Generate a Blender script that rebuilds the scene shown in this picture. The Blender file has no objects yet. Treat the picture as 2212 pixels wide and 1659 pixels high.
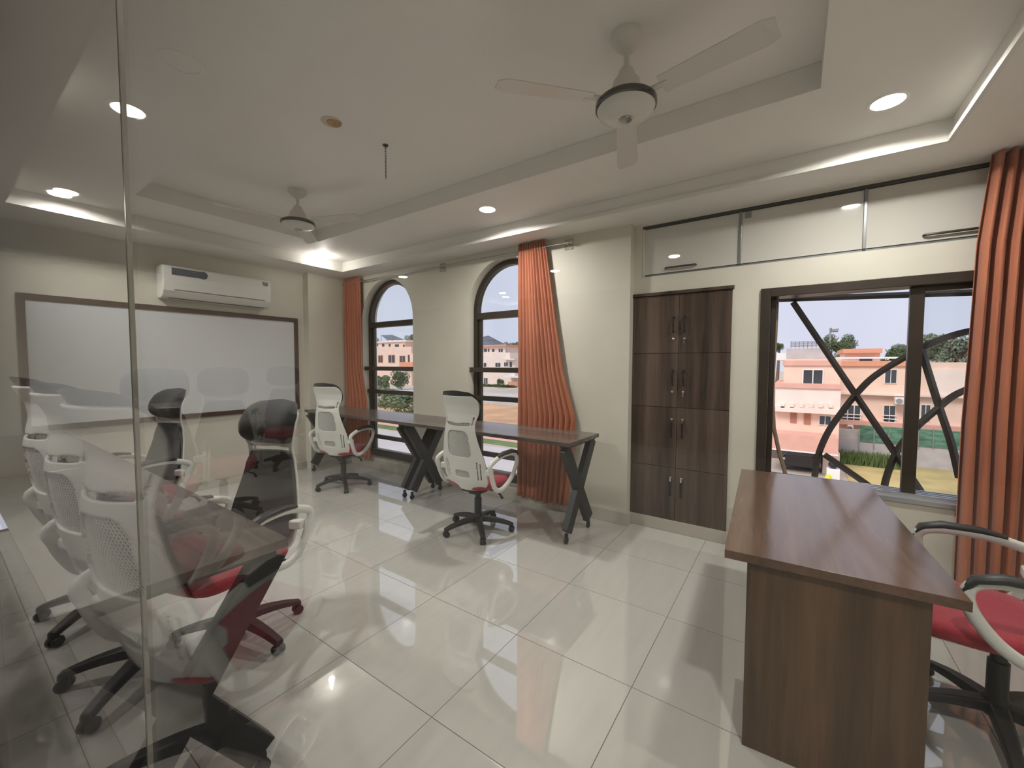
import bpy, math, random
from mathutils import Matrix, Vector
random.seed(7)
R = math.radians
S = bpy.context.scene
C = S.collection
# ------------------------------------------------------------------ camera, world, sun, exposure
EYE = Vector((0, 0, 1.45)); FPX = 879.74; YAW, PITCH, ROLL = R(34.6225), R(-2.7238), R(0.1695)
Fw = Vector((-math.sin(YAW)*math.cos(PITCH), math.cos(YAW)*math.cos(PITCH), math.sin(PITCH)))
R0 = Vector((math.cos(YAW), math.sin(YAW), 0)); U0 = R0.cross(Fw)
Rt = R0*math.cos(ROLL) + U0*math.sin(ROLL); Up = -R0*math.sin(ROLL) + U0*math.cos(ROLL)
cd = bpy.data.cameras.new('camera'); cam = bpy.data.objects.new('camera', cd); C.objects.link(cam)
cd.sensor_width = 36; cd.lens = FPX/2212*36; cd.clip_start = 0.01; cd.clip_end = 2000
M = Matrix.Identity(4)
for i in range(3):
    M[i][0], M[i][1], M[i][2], M[i][3] = Rt[i], Up[i], -Fw[i], EYE[i]
cam.matrix_world = M; S.camera = cam
def ray(x, y): return Fw + Rt*((x-1106)/FPX) - Up*((y-829.5)/FPX)
def at(x, y, Y):                       # pixel -> point on the wall plane at depth Y
    d = ray(x, y); return EYE + d*(Y/d.y)
def ground(x, y, z):                   # pixel -> point on a horizontal plane
    d = ray(x, y); return EYE + d*((z-EYE.z)/d.z)

W = bpy.data.worlds.new('overcast_sky'); S.world = W; W.use_nodes = True
wn, wl = W.node_tree.nodes, W.node_tree.links
bg = wn['Background']; bg.inputs['Strength'].default_value = 1.0
tc = wn.new('ShaderNodeTexCoord'); nz = wn.new('ShaderNodeTexNoise'); nz.inputs['Scale'].default_value = 2.2; nz.inputs['Detail'].default_value = 4
cr = wn.new('ShaderNodeValToRGB'); cr.color_ramp.elements[0].color = (0.68, 0.71, 0.87, 1); cr.color_ramp.elements[1].color = (0.86, 0.88, 1.0, 1)
cr.color_ramp.elements[0].position = .3; cr.color_ramp.elements[1].position = .7
wl.new(tc.outputs['Generated'], nz.inputs['Vector']); wl.new(nz.outputs['Fac'], cr.inputs['Fac']); wl.new(cr.outputs['Color'], bg.inputs['Color'])
sd = bpy.data.lights.new('hazy_sun', 'SUN'); sd.energy = 2.6; sd.angle = R(25); sd.color = (1, .93, .88)
sun = bpy.data.objects.new('hazy_sun', sd); C.objects.link(sun); sun.rotation_euler = (R(42), 0, R(-18))   # shines away from the windows, onto the facades
S.view_settings.view_transform = 'Standard'; S.view_settings.look = 'None'; S.view_settings.exposure = 0.09; S.view_settings.gamma = 1
S.view_settings.use_curve_mapping = False
LAMP = 20.0           # watts of one room downlight
LAMP_BEHIND = 15.0    # downlights of the space behind the glass

# ------------------------------------------------------------------ materials
MATS = {}
def mat(name, col, rough=.5, metal=0., spec=.5, noise=0., nscale=8., bump=0., bscale=60., stretch=None, emit=None, estr=0., vary=0., coat=0., sheen=0.):
    if name in MATS: return MATS[name]
    m = bpy.data.materials.new(name); MATS[name] = m; m.use_nodes = True
    n, l = m.node_tree.nodes, m.node_tree.links; b = n['Principled BSDF']
    b.inputs['Base Color'].default_value = (*col, 1); b.inputs['Roughness'].default_value = rough; b.inputs['Metallic'].default_value = metal
    b.inputs['Specular IOR Level'].default_value = spec; b.inputs['Coat Weight'].default_value = coat; b.inputs['Sheen Weight'].default_value = sheen
    if emit: b.inputs['Emission Color'].default_value = (*emit, 1); b.inputs['Emission Strength'].default_value = estr
    t = n.new('ShaderNodeTexCoord'); mp = n.new('ShaderNodeMapping'); l.new(t.outputs['Object'], mp.inputs['Vector'])
    if stretch: mp.inputs['Scale'].default_value = stretch
    if noise or vary:
        tx = n.new('ShaderNodeTexNoise'); tx.inputs['Scale'].default_value = nscale; tx.inputs['Detail'].default_value = 5
        l.new(mp.outputs['Vector'], tx.inputs['Vector'])
        r = n.new('ShaderNodeMapRange'); r.inputs['From Min'].default_value = .3; r.inputs['From Max'].default_value = .7
        r.inputs['To Min'].default_value = 1-noise; r.inputs['To Max'].default_value = 1+noise; l.new(tx.outputs['Fac'], r.inputs['Value'])
        val = r.outputs['Result']
        if vary:
            oi = n.new('ShaderNodeObjectInfo'); r2 = n.new('ShaderNodeMapRange'); r2.inputs['To Min'].default_value = 1-vary; r2.inputs['To Max'].default_value = 1+vary
            l.new(oi.outputs['Random'], r2.inputs['Value']); mu = n.new('ShaderNodeMath'); mu.operation = 'MULTIPLY'
            l.new(val, mu.inputs[0]); l.new(r2.outputs['Result'], mu.inputs[1]); val = mu.outputs[0]
        vm = n.new('ShaderNodeVectorMath'); vm.operation = 'SCALE'; vm.inputs[0].default_value = col; l.new(val, vm.inputs['Scale']); l.new(vm.outputs[0], b.inputs['Base Color'])
    if bump:
        tb = n.new('ShaderNodeTexNoise'); tb.inputs['Scale'].default_value = bscale; tb.inputs['Detail'].default_value = 3; l.new(mp.outputs['Vector'], tb.inputs['Vector'])
        bp = n.new('ShaderNodeBump'); bp.inputs['Strength'].default_value = bump; bp.inputs['Distance'].default_value = .01
        l.new(tb.outputs['Fac'], bp.inputs['Height']); l.new(bp.outputs['Normal'], b.inputs['Normal'])
    return m
def wood(name, c0, c1, axis, rough=.35, plank=.17, spec=.5, vary=True):
    """laminate: fine grain along `axis`, in wide planks of slightly different tone"""
    m = bpy.data.materials.new(name); m.use_nodes = True; n, l = m.node_tree.nodes, m.node_tree.links; b = n['Principled BSDF']
    t = n.new('ShaderNodeTexCoord'); mp = n.new('ShaderNodeMapping'); l.new(t.outputs['Object'], mp.inputs['Vector'])
    sc = [9., 9., 9.]; sc['xyz'.index(axis)] = .55; mp.inputs['Scale'].default_value = sc
    a = n.new('ShaderNodeTexNoise'); a.inputs['Scale'].default_value = 4.5; a.inputs['Detail'].default_value = 8; a.inputs['Distortion'].default_value = .6; l.new(mp.outputs['Vector'], a.inputs['Vector'])
    mp2 = n.new('ShaderNodeMapping'); l.new(t.outputs['Object'], mp2.inputs['Vector']); sc2 = [1/plank]*3; sc2['xyz'.index(axis)] = .12; mp2.inputs['Scale'].default_value = sc2
    v = n.new('ShaderNodeTexNoise'); v.inputs['Scale'].default_value = .9; v.inputs['Detail'].default_value = 1; l.new(mp2.outputs['Vector'], v.inputs['Vector'])
    mx = n.new('ShaderNodeMath'); mx.operation = 'MULTIPLY_ADD'; mx.inputs[1].default_value = 1.5; l.new(v.outputs['Fac'], mx.inputs[0]); l.new(a.outputs['Fac'], mx.inputs[2]); last = mx.outputs[0]
    if vary:
        oi = n.new('ShaderNodeObjectInfo'); ml = n.new('ShaderNodeMath'); ml.operation = 'MULTIPLY_ADD'; ml.inputs[1].default_value = .35; l.new(oi.outputs['Random'], ml.inputs[0]); l.new(last, ml.inputs[2]); last = ml.outputs[0]
    r = n.new('ShaderNodeMapRange'); r.inputs['From Min'].default_value = .86; r.inputs['From Max'].default_value = 1.82; l.new(last, r.inputs['Value'])
    ramp = n.new('ShaderNodeValToRGB'); ramp.color_ramp.elements[0].color = (*c0, 1); ramp.color_ramp.elements[1].color = (*c1, 1); l.new(r.outputs['Result'], ramp.inputs['Fac']); l.new(ramp.outputs['Color'], b.inputs['Base Color'])
    b.inputs['Roughness'].default_value = rough; b.inputs['Specular IOR Level'].default_value = spec
    return m
def glass(name, tint=(.985, .987, .985), r0=.04):
    m = bpy.data.materials.new(name); m.use_nodes = True; n, l = m.node_tree.nodes, m.node_tree.links; n.remove(n['Principled BSDF'])
    lw = n.new('ShaderNodeLayerWeight'); lw.inputs['Blend'].default_value = .5
    pw = n.new('ShaderNodeMath'); pw.operation = 'POWER'; pw.inputs[1].default_value = 5; l.new(lw.outputs['Facing'], pw.inputs[0])
    ma = n.new('ShaderNodeMath'); ma.operation = 'MULTIPLY_ADD'; ma.inputs[1].default_value = 1-r0; ma.inputs[2].default_value = r0; l.new(pw.outputs[0], ma.inputs[0])
    tr = n.new('ShaderNodeBsdfTransparent'); tr.inputs['Color'].default_value = (*tint, 1)
    gl = n.new('ShaderNodeBsdfGlossy'); gl.inputs['Roughness'].default_value = 0.0
    mx = n.new('ShaderNodeMixShader'); l.new(ma.outputs[0], mx.inputs['Fac']); l.new(tr.outputs[0], mx.inputs[1]); l.new(gl.outputs[0], mx.inputs[2])
    l.new(mx.outputs[0], n['Material Output'].inputs['Surface'])
    return m

WALL = mat('cream_wall_paint', (.66, .635, .55), .55, noise=.03, nscale=3, bump=.08, bscale=90)
CEIL = mat('ceiling_paint', (.80, .775, .735), .6, noise=.02, nscale=2, bump=.1, bscale=120)
TILE = mat('polished_porcelain_tile', (.535, .525, .49), .025, spec=.5, noise=.035, nscale=3.5, stretch=(6, .8, 1), vary=.025)
TILE.node_tree.nodes['Principled BSDF'].inputs['IOR'].default_value = 2.35
GROUT = mat('dark_grout', (.17, .155, .13), .8)
SKIRT = mat('skirting_tile', (.50, .47, .41), .3, noise=.05, nscale=5)
FRAME = mat('dark_brown_aluminium', (.052, .040, .030), .38, metal=.3, noise=.1)
RAIL = mat('brown_grey_rail', (.085, .068, .055), .22, metal=.65)
CURT = mat('orange_curtain_cloth', (.43, .135, .062), .62, noise=.10, nscale=14, stretch=(1, 1, .25), bump=.25, bscale=300, sheen=.4)
DESK = wood('grey_brown_laminate_desk', (.048, .039, .035), (.17, .14, .122), 'x', .24, .12)
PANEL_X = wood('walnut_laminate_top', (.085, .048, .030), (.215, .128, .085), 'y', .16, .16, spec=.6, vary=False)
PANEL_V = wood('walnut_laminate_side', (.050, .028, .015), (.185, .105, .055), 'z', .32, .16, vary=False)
CABW = wood('dark_walnut_cabinet', (.024, .016, .012), (.135, .092, .070), 'z', .33, .10)
BLACK = mat('black_powder_coat', (.012, .012, .013), .42, bump=.05, bscale=200)
BPLAS = mat('black_plastic', (.018, .018, .019), .48)
WPLAS = mat('white_plastic', (.70, .71, .67), .38)
WMESH = mat('white_mesh_weave', (.62, .63, .60), .5)
FABB = mat('black_chair_fabric', (.020, .019, .020), .75, bump=.3, bscale=500, sheen=.2)
RED = mat('red_seat_fabric', (.36, .012, .030), .75, noise=.12, nscale=60, bump=.25, bscale=400, sheen=.3)
CHROME = mat('chrome', (.72, .72, .72), .16, metal=1.)
STEEL = mat('dull_steel', (.42, .42, .42), .35, metal=.9)
WHITE = mat('white_enamel', (.78, .78, .74), .3)
GLOSSW = mat('glossy_white_panel', (.60, .585, .54), .07, spec=.6)
BOARD = mat('whiteboard_surface', (.66, .68, .70), .18, spec=.5)
BROWNF = mat('brown_board_frame', (.085, .045, .035), .4, noise=.15, nscale=12)
LENS = mat('lit_downlight_lens', (1, 1, 1), .5, emit=(1, .97, .9), estr=16.)
GLASS = glass('partition_glass'); WGLASS = glass('window_glass', (.93, .95, .96), .03)
SILIC = mat('polished_joint_metal', (.42, .40, .37), .25, metal=.9); SILD = mat('dark_joint_seal', (.05, .05, .05), .4)
PEACH = mat('peach_render', (.82, .60, .48), .85, noise=.06, nscale=1.2); SALMON = mat('salmon_render', (.72, .40, .32), .85, noise=.06, nscale=1.5)
PALE = mat('pale_pink_render', (.84, .70, .62), .85, noise=.05, nscale=1.); ORNG = mat('orange_band', (.72, .33, .20), .85, noise=.05)
CONC = mat('grey_concrete', (.48, .44, .43), .9, noise=.12, nscale=1.5); TERRA = mat('terracotta_panel', (.42, .19, .12), .8)
DGLAS = mat('dark_window_pane', (.05, .055, .06), .12, spec=.6); WFR = mat('white_window_frame', (.82, .82, .80), .5)
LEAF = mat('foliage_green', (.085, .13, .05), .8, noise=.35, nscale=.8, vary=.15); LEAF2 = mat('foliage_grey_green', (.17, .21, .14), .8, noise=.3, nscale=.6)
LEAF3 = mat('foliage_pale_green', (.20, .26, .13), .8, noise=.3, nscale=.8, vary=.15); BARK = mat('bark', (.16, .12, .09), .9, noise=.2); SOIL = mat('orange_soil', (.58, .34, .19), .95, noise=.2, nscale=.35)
ROAD = mat('pale_road', (.55, .50, .49), .9, noise=.08, nscale=.4); LAWN = mat('dry_lawn', (.50, .39, .17), .95, noise=.25, nscale=.5)
GRASSM = mat('green_grass', (.13, .19, .06), .9, noise=.3, nscale=1.); EARTH = mat('plain_earth', (.52, .44, .37), .95, noise=.12, nscale=.1)
SOLAR = mat('solar_cell', (.03, .035, .06), .2, spec=.6); MESHG = mat('green_shade_net', (.10, .22, .15), .85, noise=.45, nscale=2.2, stretch=(1, 1, 2.5)); CARM = mat('black_car_paint', (.012, .013, .016), .15, spec=.7)

# ------------------------------------------------------------------ mesh helpers
class MB:
    def __init__(s): s.v, s.f = [], []
    def add(s, vs, fs, m=None):
        o = len(s.v)
        s.v += [tuple((m @ Vector(p)) if m else p) for p in vs]; s.f += [tuple(i+o for i in f) for f in fs]; return s
    def box(s, x0, x1, y0, y1, z0, z1, m=None):
        vs = [(x, y, z) for x in (x0, x1) for y in (y0, y1) for z in (z0, z1)]
        return s.add(vs, [(0, 1, 3, 2), (4, 6, 7, 5), (0, 4, 5, 1), (2, 3, 7, 6), (0, 2, 6, 4), (1, 5, 7, 3)], m)
    def bar(s, a, b, w, h, up=(0, 0, 1)):
        a, b = Vector(a), Vector(b); d = (b-a).normalized(); u = Vector(up)
        sd_ = d.cross(u)
        if sd_.length < 1e-4: sd_ = d.cross(Vector((1, 0, 0)))
        sd_.normalize(); u = sd_.cross(d)
        vs = [p + sd_*(i*w/2) + u*(j*h/2) for p in (a, b) for i, j in ((-1, -1), (1, -1), (1, 1), (-1, 1))]
        return s.add(vs, [(3, 2, 1, 0), (4, 5, 6, 7), (0, 1, 5, 4), (1, 2, 6, 5), (2, 3, 7, 6), (3, 0, 4, 7)])
    def tube(s, pts, r, n=8, closed=False, flat=1.0, up=(0, 0, 1), cap=True):
        pts = [Vector(p) for p in pts]; N = len(pts); vs, fs = [], []
        for i, p in enumerate(pts):
            a = pts[(i-1) % N] if (closed or i) else p; b = pts[(i+1) % N] if (closed or i < N-1) else p
            d = (b-a).normalized(); sd_ = d.cross(Vector(up))
            if sd_.length < 1e-3: sd_ = d.cross(Vector((1, .1, 0)))
            sd_.normalize(); u = sd_.cross(d); rr = r[i] if isinstance(r, (list, tuple)) else r
            for k in range(n):
                t = 2*math.pi*k/n; vs.append(p + sd_*(math.cos(t)*rr*flat) + u*(math.sin(t)*rr))
        for i in range(N if closed else N-1):
            for k in range(n): fs.append((i*n+k, i*n+(k+1) % n, ((i+1) % N)*n+(k+1) % n, ((i+1) % N)*n+k))
        if cap and not closed: fs += [tuple(range(n-1, -1, -1)), tuple(range((N-1)*n, N*n))]
        return s.add(vs, fs)
    def lathe(s, prof, n=24, m=None):
        vs, fs = [], []
        for r, z in prof:
            for k in range(n): vs.append((r*math.cos(2*math.pi*k/n), r*math.sin(2*math.pi*k/n), z))
        for i in range(len(prof)-1):
            for k in range(n): fs.append((i*n+k, i*n+(k+1) % n, (i+1)*n+(k+1) % n, (i+1)*n+k))
        fs += [tuple(range(n-1, -1, -1)), tuple(range((len(prof)-1)*n, len(prof)*n))]
        return s.add(vs, fs, m)
    def prism(s, poly, a, b, axis='y'):
        """polygon in the plane normal to axis, extruded from a to b"""
        def P(u, w, t): return (u, t, w) if axis == 'y' else ((t, u, w) if axis == 'x' else (u, w, t))
        n = len(poly); vs = [P(u, w, a) for u, w in poly] + [P(u, w, b) for u, w in poly]
        return s.add(vs, [tuple(range(n)), tuple(range(2*n-1, n-1, -1))] + [(i, i+n, (i+1) % n+n, (i+1) % n) for i in range(n)])
    def build(s, name, material, parent=None, smooth=None, bevel=0., solid=0., loc=None, seg=2, fix=True):
        me = bpy.data.meshes.new(name); me.from_pydata(s.v, [], s.f)
        import bmesh
        if fix:
            bm = bmesh.new(); bm.from_mesh(me); bmesh.ops.recalc_face_normals(bm, faces=bm.faces); bm.to_mesh(me); bm.free()
        me.materials.append(material)
        if smooth is not None:
            for p_ in me.polygons: p_.use_smooth = True
            me.set_sharp_from_angle(angle=R(smooth))
        o = bpy.data.objects.new(name, me); C.objects.link(o)
        if parent: o.parent = parent
        if loc: o.location = loc
        if solid:
            md = o.modifiers.new('thickness', 'SOLIDIFY'); md.thickness = solid; md.offset = 0
        if bevel:
            md = o.modifiers.new('edge', 'BEVEL'); md.width = bevel; md.segments = seg; md.limit_method = 'ANGLE'
        return o
def tag(o, label=None, cat=None, group=None, kind=None):
    if label: o['label'] = label
    if cat: o['category'] = cat
    if group: o['group'] = group
    if kind: o['kind'] = kind
    return o
def thing(name, label, cat, loc=(0, 0, 0), rz=0, group=None, kind=None):
    o = bpy.data.objects.new(name, None); C.objects.link(o); o.location = loc; o.rotation_euler = (0, 0, rz); o.empty_display_size = .1
    return tag(o, label, cat, group, kind)
def struct(o, label=None): return tag(o, label, kind='structure')
def copy_tree(o, parent=None):
    c = o.copy(); C.objects.link(c)
    c.parent = parent
    for ch in [k for k in bpy.data.objects if k.parent == o]: copy_tree(ch, c)
    return c
def place_copy(proto, loc, rz, label, scale=None):
    c = copy_tree(proto); c.location = loc; c.rotation_euler = (0, 0, rz); c['label'] = label
    if scale: c.scale = scale
    return c
def bx(name, m, parent, x0, x1, y0, y1, z0, z1, bevel=0.): return MB().box(x0, x1, y0, y1, z0, z1).build(name, m, parent, bevel=bevel)
def lerp(tab, t):
    for (a, va), (b, vb) in zip(tab, tab[1:]):
        if t <= b: return va + (vb-va)*max(0, (t-a)/(b-a))
    return tab[-1][1]

# ------------------------------------------------------------------ room shell
XL, XR, YG, YW, YC = -5.55, 1.40, .09, 3.56, 3.66
Z1, Z2, Z3 = 2.68, 2.81, 2.94
TP = .62507; TX0, TY0 = -1.80771, 1.13829
floor = struct(bx('floor', GROUT, None, XL-.1, XR+.1, -.2, YC+.05, -.12, -.002), 'polished cream porcelain tile floor of the office')
full = None; nt = 0
for i in range(-7, 7):
    for j in range(-3, 5):
        x0, x1 = max(TX0+i*TP, XL), min(TX0+(i+1)*TP, XR); y0, y1 = max(TY0+j*TP, -.2), min(TY0+(j+1)*TP, YC)
        if x1-x0 < .02 or y1-y0 < .02: continue
        g = .0016
        if abs(x1-x0-TP) < 1e-6 and abs(y1-y0-TP) < 1e-6:
            if full is None:
                full = MB().box(g, TP-g, g, TP-g, -.012, 0).build('tile', TILE, floor); o = full
            else:
                o = full.copy(); C.objects.link(o); o.parent = floor
            o.location = (x0, y0, 0)
        else:
            o = MB().box(x0+g, x1-g, y0+g, y1-g, -.012, 0).build('tile', TILE, floor)

def wall_with_holes(name, x0, x1, z0, z1, ya, yb, holes, m):
    import bmesh
    bm = bmesh.new()
    def loop(pts):
        vs = [bm.verts.new((p[0], ya, p[1])) for p in pts]
        return [bm.edges.new((vs[k], vs[(k+1) % len(vs)])) for k in range(len(vs))]
    ed = loop([(x0, z0), (x1, z0), (x1, z1), (x0, z1)])
    for h in holes: ed += loop(h)
    bmesh.ops.triangle_fill(bm, edges=ed, use_beauty=True, use_dissolve=False)
    r = bmesh.ops.extrude_face_region(bm, geom=bm.faces[:])
    bmesh.ops.translate(bm, verts=[v for v in r['geom'] if isinstance(v, bmesh.types.BMVert)], vec=(0, yb-ya, 0))
    bmesh.ops.recalc_face_normals(bm, faces=bm.faces)
    me = bpy.data.meshes.new(name); bm.to_mesh(me); bm.free(); me.materials.append(m)
    o = bpy.data.objects.new(name, me); C.objects.link(o); return o
def arch(xa, xb, zb, zs, n=28, grow=0.):
    c, r = (xa+xb)/2, (xb-xa)/2+grow
    return [(c-r, zb-grow), (c+r, zb-grow)] + [(c+r*math.cos(math.pi*k/n), zs+r*1.02*math.sin(math.pi*k/n)) for k in range(n+1)]
ARCHES = [(-5.03, -3.99, .13, 2.06), (-3.07, -2.03, .13, 2.06)]
struct(wall_with_holes('wall_back', XL-.2, -1.2, -.1, 3.1, YW, YW+.24, [arch(*a) for a in ARCHES], WALL), 'cream window wall with two tall arched openings')
WX0, WX1, WZ0, WZ1 = -.22, 1.30, .56, 2.03
struct(wall_with_holes('wall_cabinet', -1.2, XR+.2, -.1, 3.1, YC, YC+.24, [[(-1.2+.002, .09), (-.413, .09), (-.413, 2.055), (-1.2+.002, 2.055)], [(WX0, WZ0), (WX1, WZ0), (WX1, WZ1), (WX0, WZ1)], [(-1.13, 2.225), (1.32, 2.225), (1.32, 2.665), (-1.13, 2.665)]], WALL), 'recessed cream wall holding the cupboard and the sliding window')
struct(bx('wall_left', WALL, None, XL-.2, XL, YG+.02, YW, -.1, 3.1), 'cream wall carrying the whiteboard and air conditioner')
struct(bx('wall_right', WALL, None, XR, XR+.2, YG+.02, YC, -.1, 3.1), 'cream end wall beyond the curtain')
struct(bx('trim_1', WALL, None, XL, -5.42, 3.0, YW, 0, Z1), 'shallow cream corner pillar between whiteboard wall and curtain')
# ceiling: perimeter soffit, raised band, deeper centre
ceil = struct(bx('ceiling', CEIL, None, XL-.2, XR+.2, YG-.05, YC+.25, Z3, Z3+.16), 'three-level cream tray ceiling')
def ring(name, x0, x1, y0, y1, X0, X1, Y0, Y1, za, zb, m):
    mb = MB(); mb.box(X0, x0, Y0, Y1, za, zb); mb.box(x1, X1, Y0, Y1, za, zb); mb.box(x0, x1, Y0, y0, za, zb); mb.box(x0, x1, y1, Y1, za, zb)
    return mb.build(name, m, ceil)
IX0, IX1, IY0, IY1 = -4.42, .07, 1.03, 2.56
OX0, OX1, OY0, OY1 = -5.02, .68, .39, 3.26
ring('ceiling_band', IX0, IX1, IY0, IY1, XL, XR, YG, YC, Z2, Z3-.001, CEIL)
ring('ceiling_soffit', OX0, OX1, OY0, OY1, XL, XR, YG, YC, Z1, Z2-.001, CEIL)
LIP = mat('white_cove_lip', (.74, .73, .68), .5)
ring('ceiling_lip', OX0+.02, OX1-.02, OY0+.02, OY1-.02, OX0, OX1, OY0, OY1, Z1, Z1+.028, LIP)
# skirting
sk = MB().box(XL, -5.42, YG+.02, YW, 0, .1); 
struct(MB().box(XL, XL+.014, YG+.03, 3.0, 0, .10).build('baseboard_left', SKIRT, bevel=.003), 'grey beige tile skirting under the whiteboard')
struct(MB().box(-5.434, -5.405, 3.0, YW, 0, .10).build('baseboard_pillar', SKIRT, bevel=.003), 'grey beige tile skirting of the corner pillar')
struct(MB().box(-5.405, -1.186, YW-.014, YW, 0, .12).build('baseboard_back', SKIRT, bevel=.003), 'grey beige tile skirting under the arched windows')
struct(MB().box(-1.2, -1.186, YW, YC, 0, .105).box(-1.186, XR, YC-.014, YC, 0, .105).build('baseboard_cabinet', SKIRT, bevel=.003), 'grey beige tile skirting under the tall cupboard')

# ------------------------------------------------------------------ arched windows
def arched_window(idx, a, label):
    xa, xb, zb, zs = a; w = struct(thing('window_%d' % idx, label, None)); y = YW+.10
    def ringp(g0, g1, ya, yb, name, m):
        o_, i_ = arch(xa, xb, zb, zs, 28, g0), arch(xa, xb, zb, zs, 28, g1); n = len(o_)
        vs = [(p[0], yy, p[1]) for yy in (ya, yb) for p in o_] + [(p[0], yy, p[1]) for yy in (ya, yb) for p in i_]
        fs = []
        for k in range(n):
            q = (k+1) % n
            fs += [(k, q, q+2*n, k+2*n), (k+n, k+3*n, q+3*n, q+n), (k, k+n, q+n, q), (k+2*n, q+2*n, q+3*n, k+3*n)]
        return MB().add(vs, fs).build(name, m, w)
    ringp(.0, -.055, y, y+.07, 'window_frame', FRAME)
    bx('transom', FRAME, w, xa+.05, xb-.05, y-.005, y+.07, 1.965, 2.04, .004)
    bx('sash_frame', FRAME, w, xa+.055, xa+.095, y+.02, y+.06, zb+.05, 1.965, .003)
    bx('bottom_rail', FRAME, w, xa+.05, xb-.05, y+.0, y+.075, zb+.055, zb+.11, .003)
    bx('window_sill', SKIRT, w, xa+.002, xb-.002, YW+.004, YW+.235, zb-.01, zb+.012)
    p_ = arch(xa, xb, zb, zs, 28, -.05)
    up = [q for q in p_ if q[1] > 2.03]; up = [(p_[2][0], 2.03)] + [q for q in up] + [(p_[-1][0], 2.03)]
    MB().prism(up, y+.030, y+.036, 'y').build('pane', WGLASS, w)
    bx('pane', WGLASS, w, xa+.05, xb-.05, y+.030, y+.036, zb+.055, 1.97)
    for z0, z1, ext in ((1.362, 1.418, .03), (1.040, 1.096, -.02), (.405, .462, -.02)):
        bx('guard_rail', RAIL, w, xa-ext if ext < 0 else xa-.03, xb-.02, y-.075 if ext > 0 else y-.045, y-.045 if ext > 0 else y-.012, z0, z1, .003)
    return w
arched_window(1, ARCHES[0], 'tall arched window nearer the corner pillar'); arched_window(2, ARCHES[1], 'tall arched window half covered by an orange curtain')
# sliding window beside the cupboard
w3 = struct(thing('window_3', 'wide brown sliding window beside the cupboard', None))
fr = MB(); fr.box(WX0, WX0+.065, YC-.02, YC+.15, WZ0, WZ1); fr.box(WX1-.06, WX1, YC-.02, YC+.15, WZ0, WZ1); fr.box(WX0+.065, WX1-.06, YC-.02, YC+.15, WZ1-.065, WZ1)
fr.build('window_frame', FRAME, w3, bevel=.004)
SILV = mat('silver_track', (.55, .56, .60), .35, metal=.7)
bx('window_sill', SILV, w3, WX0+.065, WX1-.06, YC-.015, YC+.235, WZ0-.01, WZ0+.018)
for k in range(4): bx('track_rail', SILV, w3, WX0+.066, WX1-.061, YC+.02+k*.045, YC+.032+k*.045, WZ0+.018, WZ0+.045)
bx('sash_frame', FRAME, w3, .615, .685, YC+.03, YC+.075, WZ0+.045, WZ1-.065, .004)
bx('sash_frame', FRAME, w3, WX0+.066, WX0+.10, YC+.06, YC+.10, WZ0+.045, WZ1-.065, .003)
bx('pane', WGLASS, w3, .685, WX1-.061, YC+.05, YC+.056, WZ0+.046, WZ1-.066)
bx('sash_rail', FRAME, w3, .685, WX1-.061, YC+.035, YC+.07, WZ1-.10, WZ1-.066)

# ------------------------------------------------------------------ glass partition that the room is seen through
gw = struct(thing('wall_glass', 'frameless clear glass partition closing the office', None))
for x0, x1 in ((-.4034, 3.0), (-1.6014, -.4066), (-8.0, -1.6046)):
    bx('pane', GLASS, gw, x0, x1, YG-.0013, YG+.0013, 0.012, 2.70)
for xj in (-.405, -1.603):
    bx('joint_seal', SILD, gw, xj-.0016, xj-.0004, YG-.0015, YG+.0015, .012, 2.70)
    bx('joint_strip', SILIC, gw, xj-.0004, xj+.0016, YG-.0015, YG+.0015, .012, 2.70)
bx('floor_channel', STEEL, gw, -8, 3, YG-.012, YG+.012, 0, .012)

# ------------------------------------------------------------------ space on the near side of the glass (seen only as reflections)
fb = MB().box(-8.2, 3.2, -7.2, -.2, -.12, 0).build('floor_corridor', mat('porcelain_far_floor', (.60, .585, .54), .07, spec=.6, noise=.04, nscale=3)); struct(fb, 'polished tile floor on the near side of the glass')
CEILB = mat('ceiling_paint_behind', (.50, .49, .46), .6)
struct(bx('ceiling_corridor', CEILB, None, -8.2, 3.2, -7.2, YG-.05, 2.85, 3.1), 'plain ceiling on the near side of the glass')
struct(bx('wall_corridor', mat('darkened_far_wall', (.20, .18, .16), .6), None, -8.2, 3.2, -7.4, -7.2, -.1, 3.1), 'wall far behind the glass partition, darkened to dim its reflection')  # unseen wall, coloured dark to weaken the veil it reflects in the glass
struct(bx('wall_corridor_left', WALL, None, -8.4, -8.2, -7.4, YG, -.1, 3.1), 'cream side wall of the space behind the glass')
struct(bx('wall_corridor_right', WALL, None, 3.2, 3.4, -7.4, YG, -.1, 3.1), 'cream far side wall of the space behind the glass')
struct(bx('wall_header', WALL, None, -8.2, 3.2, YG-.05, YG, 2.70, 2.96), 'plain header above the glass partition')
struct(bx('wall_partition_end', WALL, None, -8.2, XL-.2, YG+.006, YG+.1, 0, 3.1), 'wall closing the partition past the whiteboard')
struct(bx('wall_partition_side', WALL, None, XR+.2, 3.2, YG+.006, YG+.1, 0, 3.1), 'wall closing the partition past the curtain')

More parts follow.
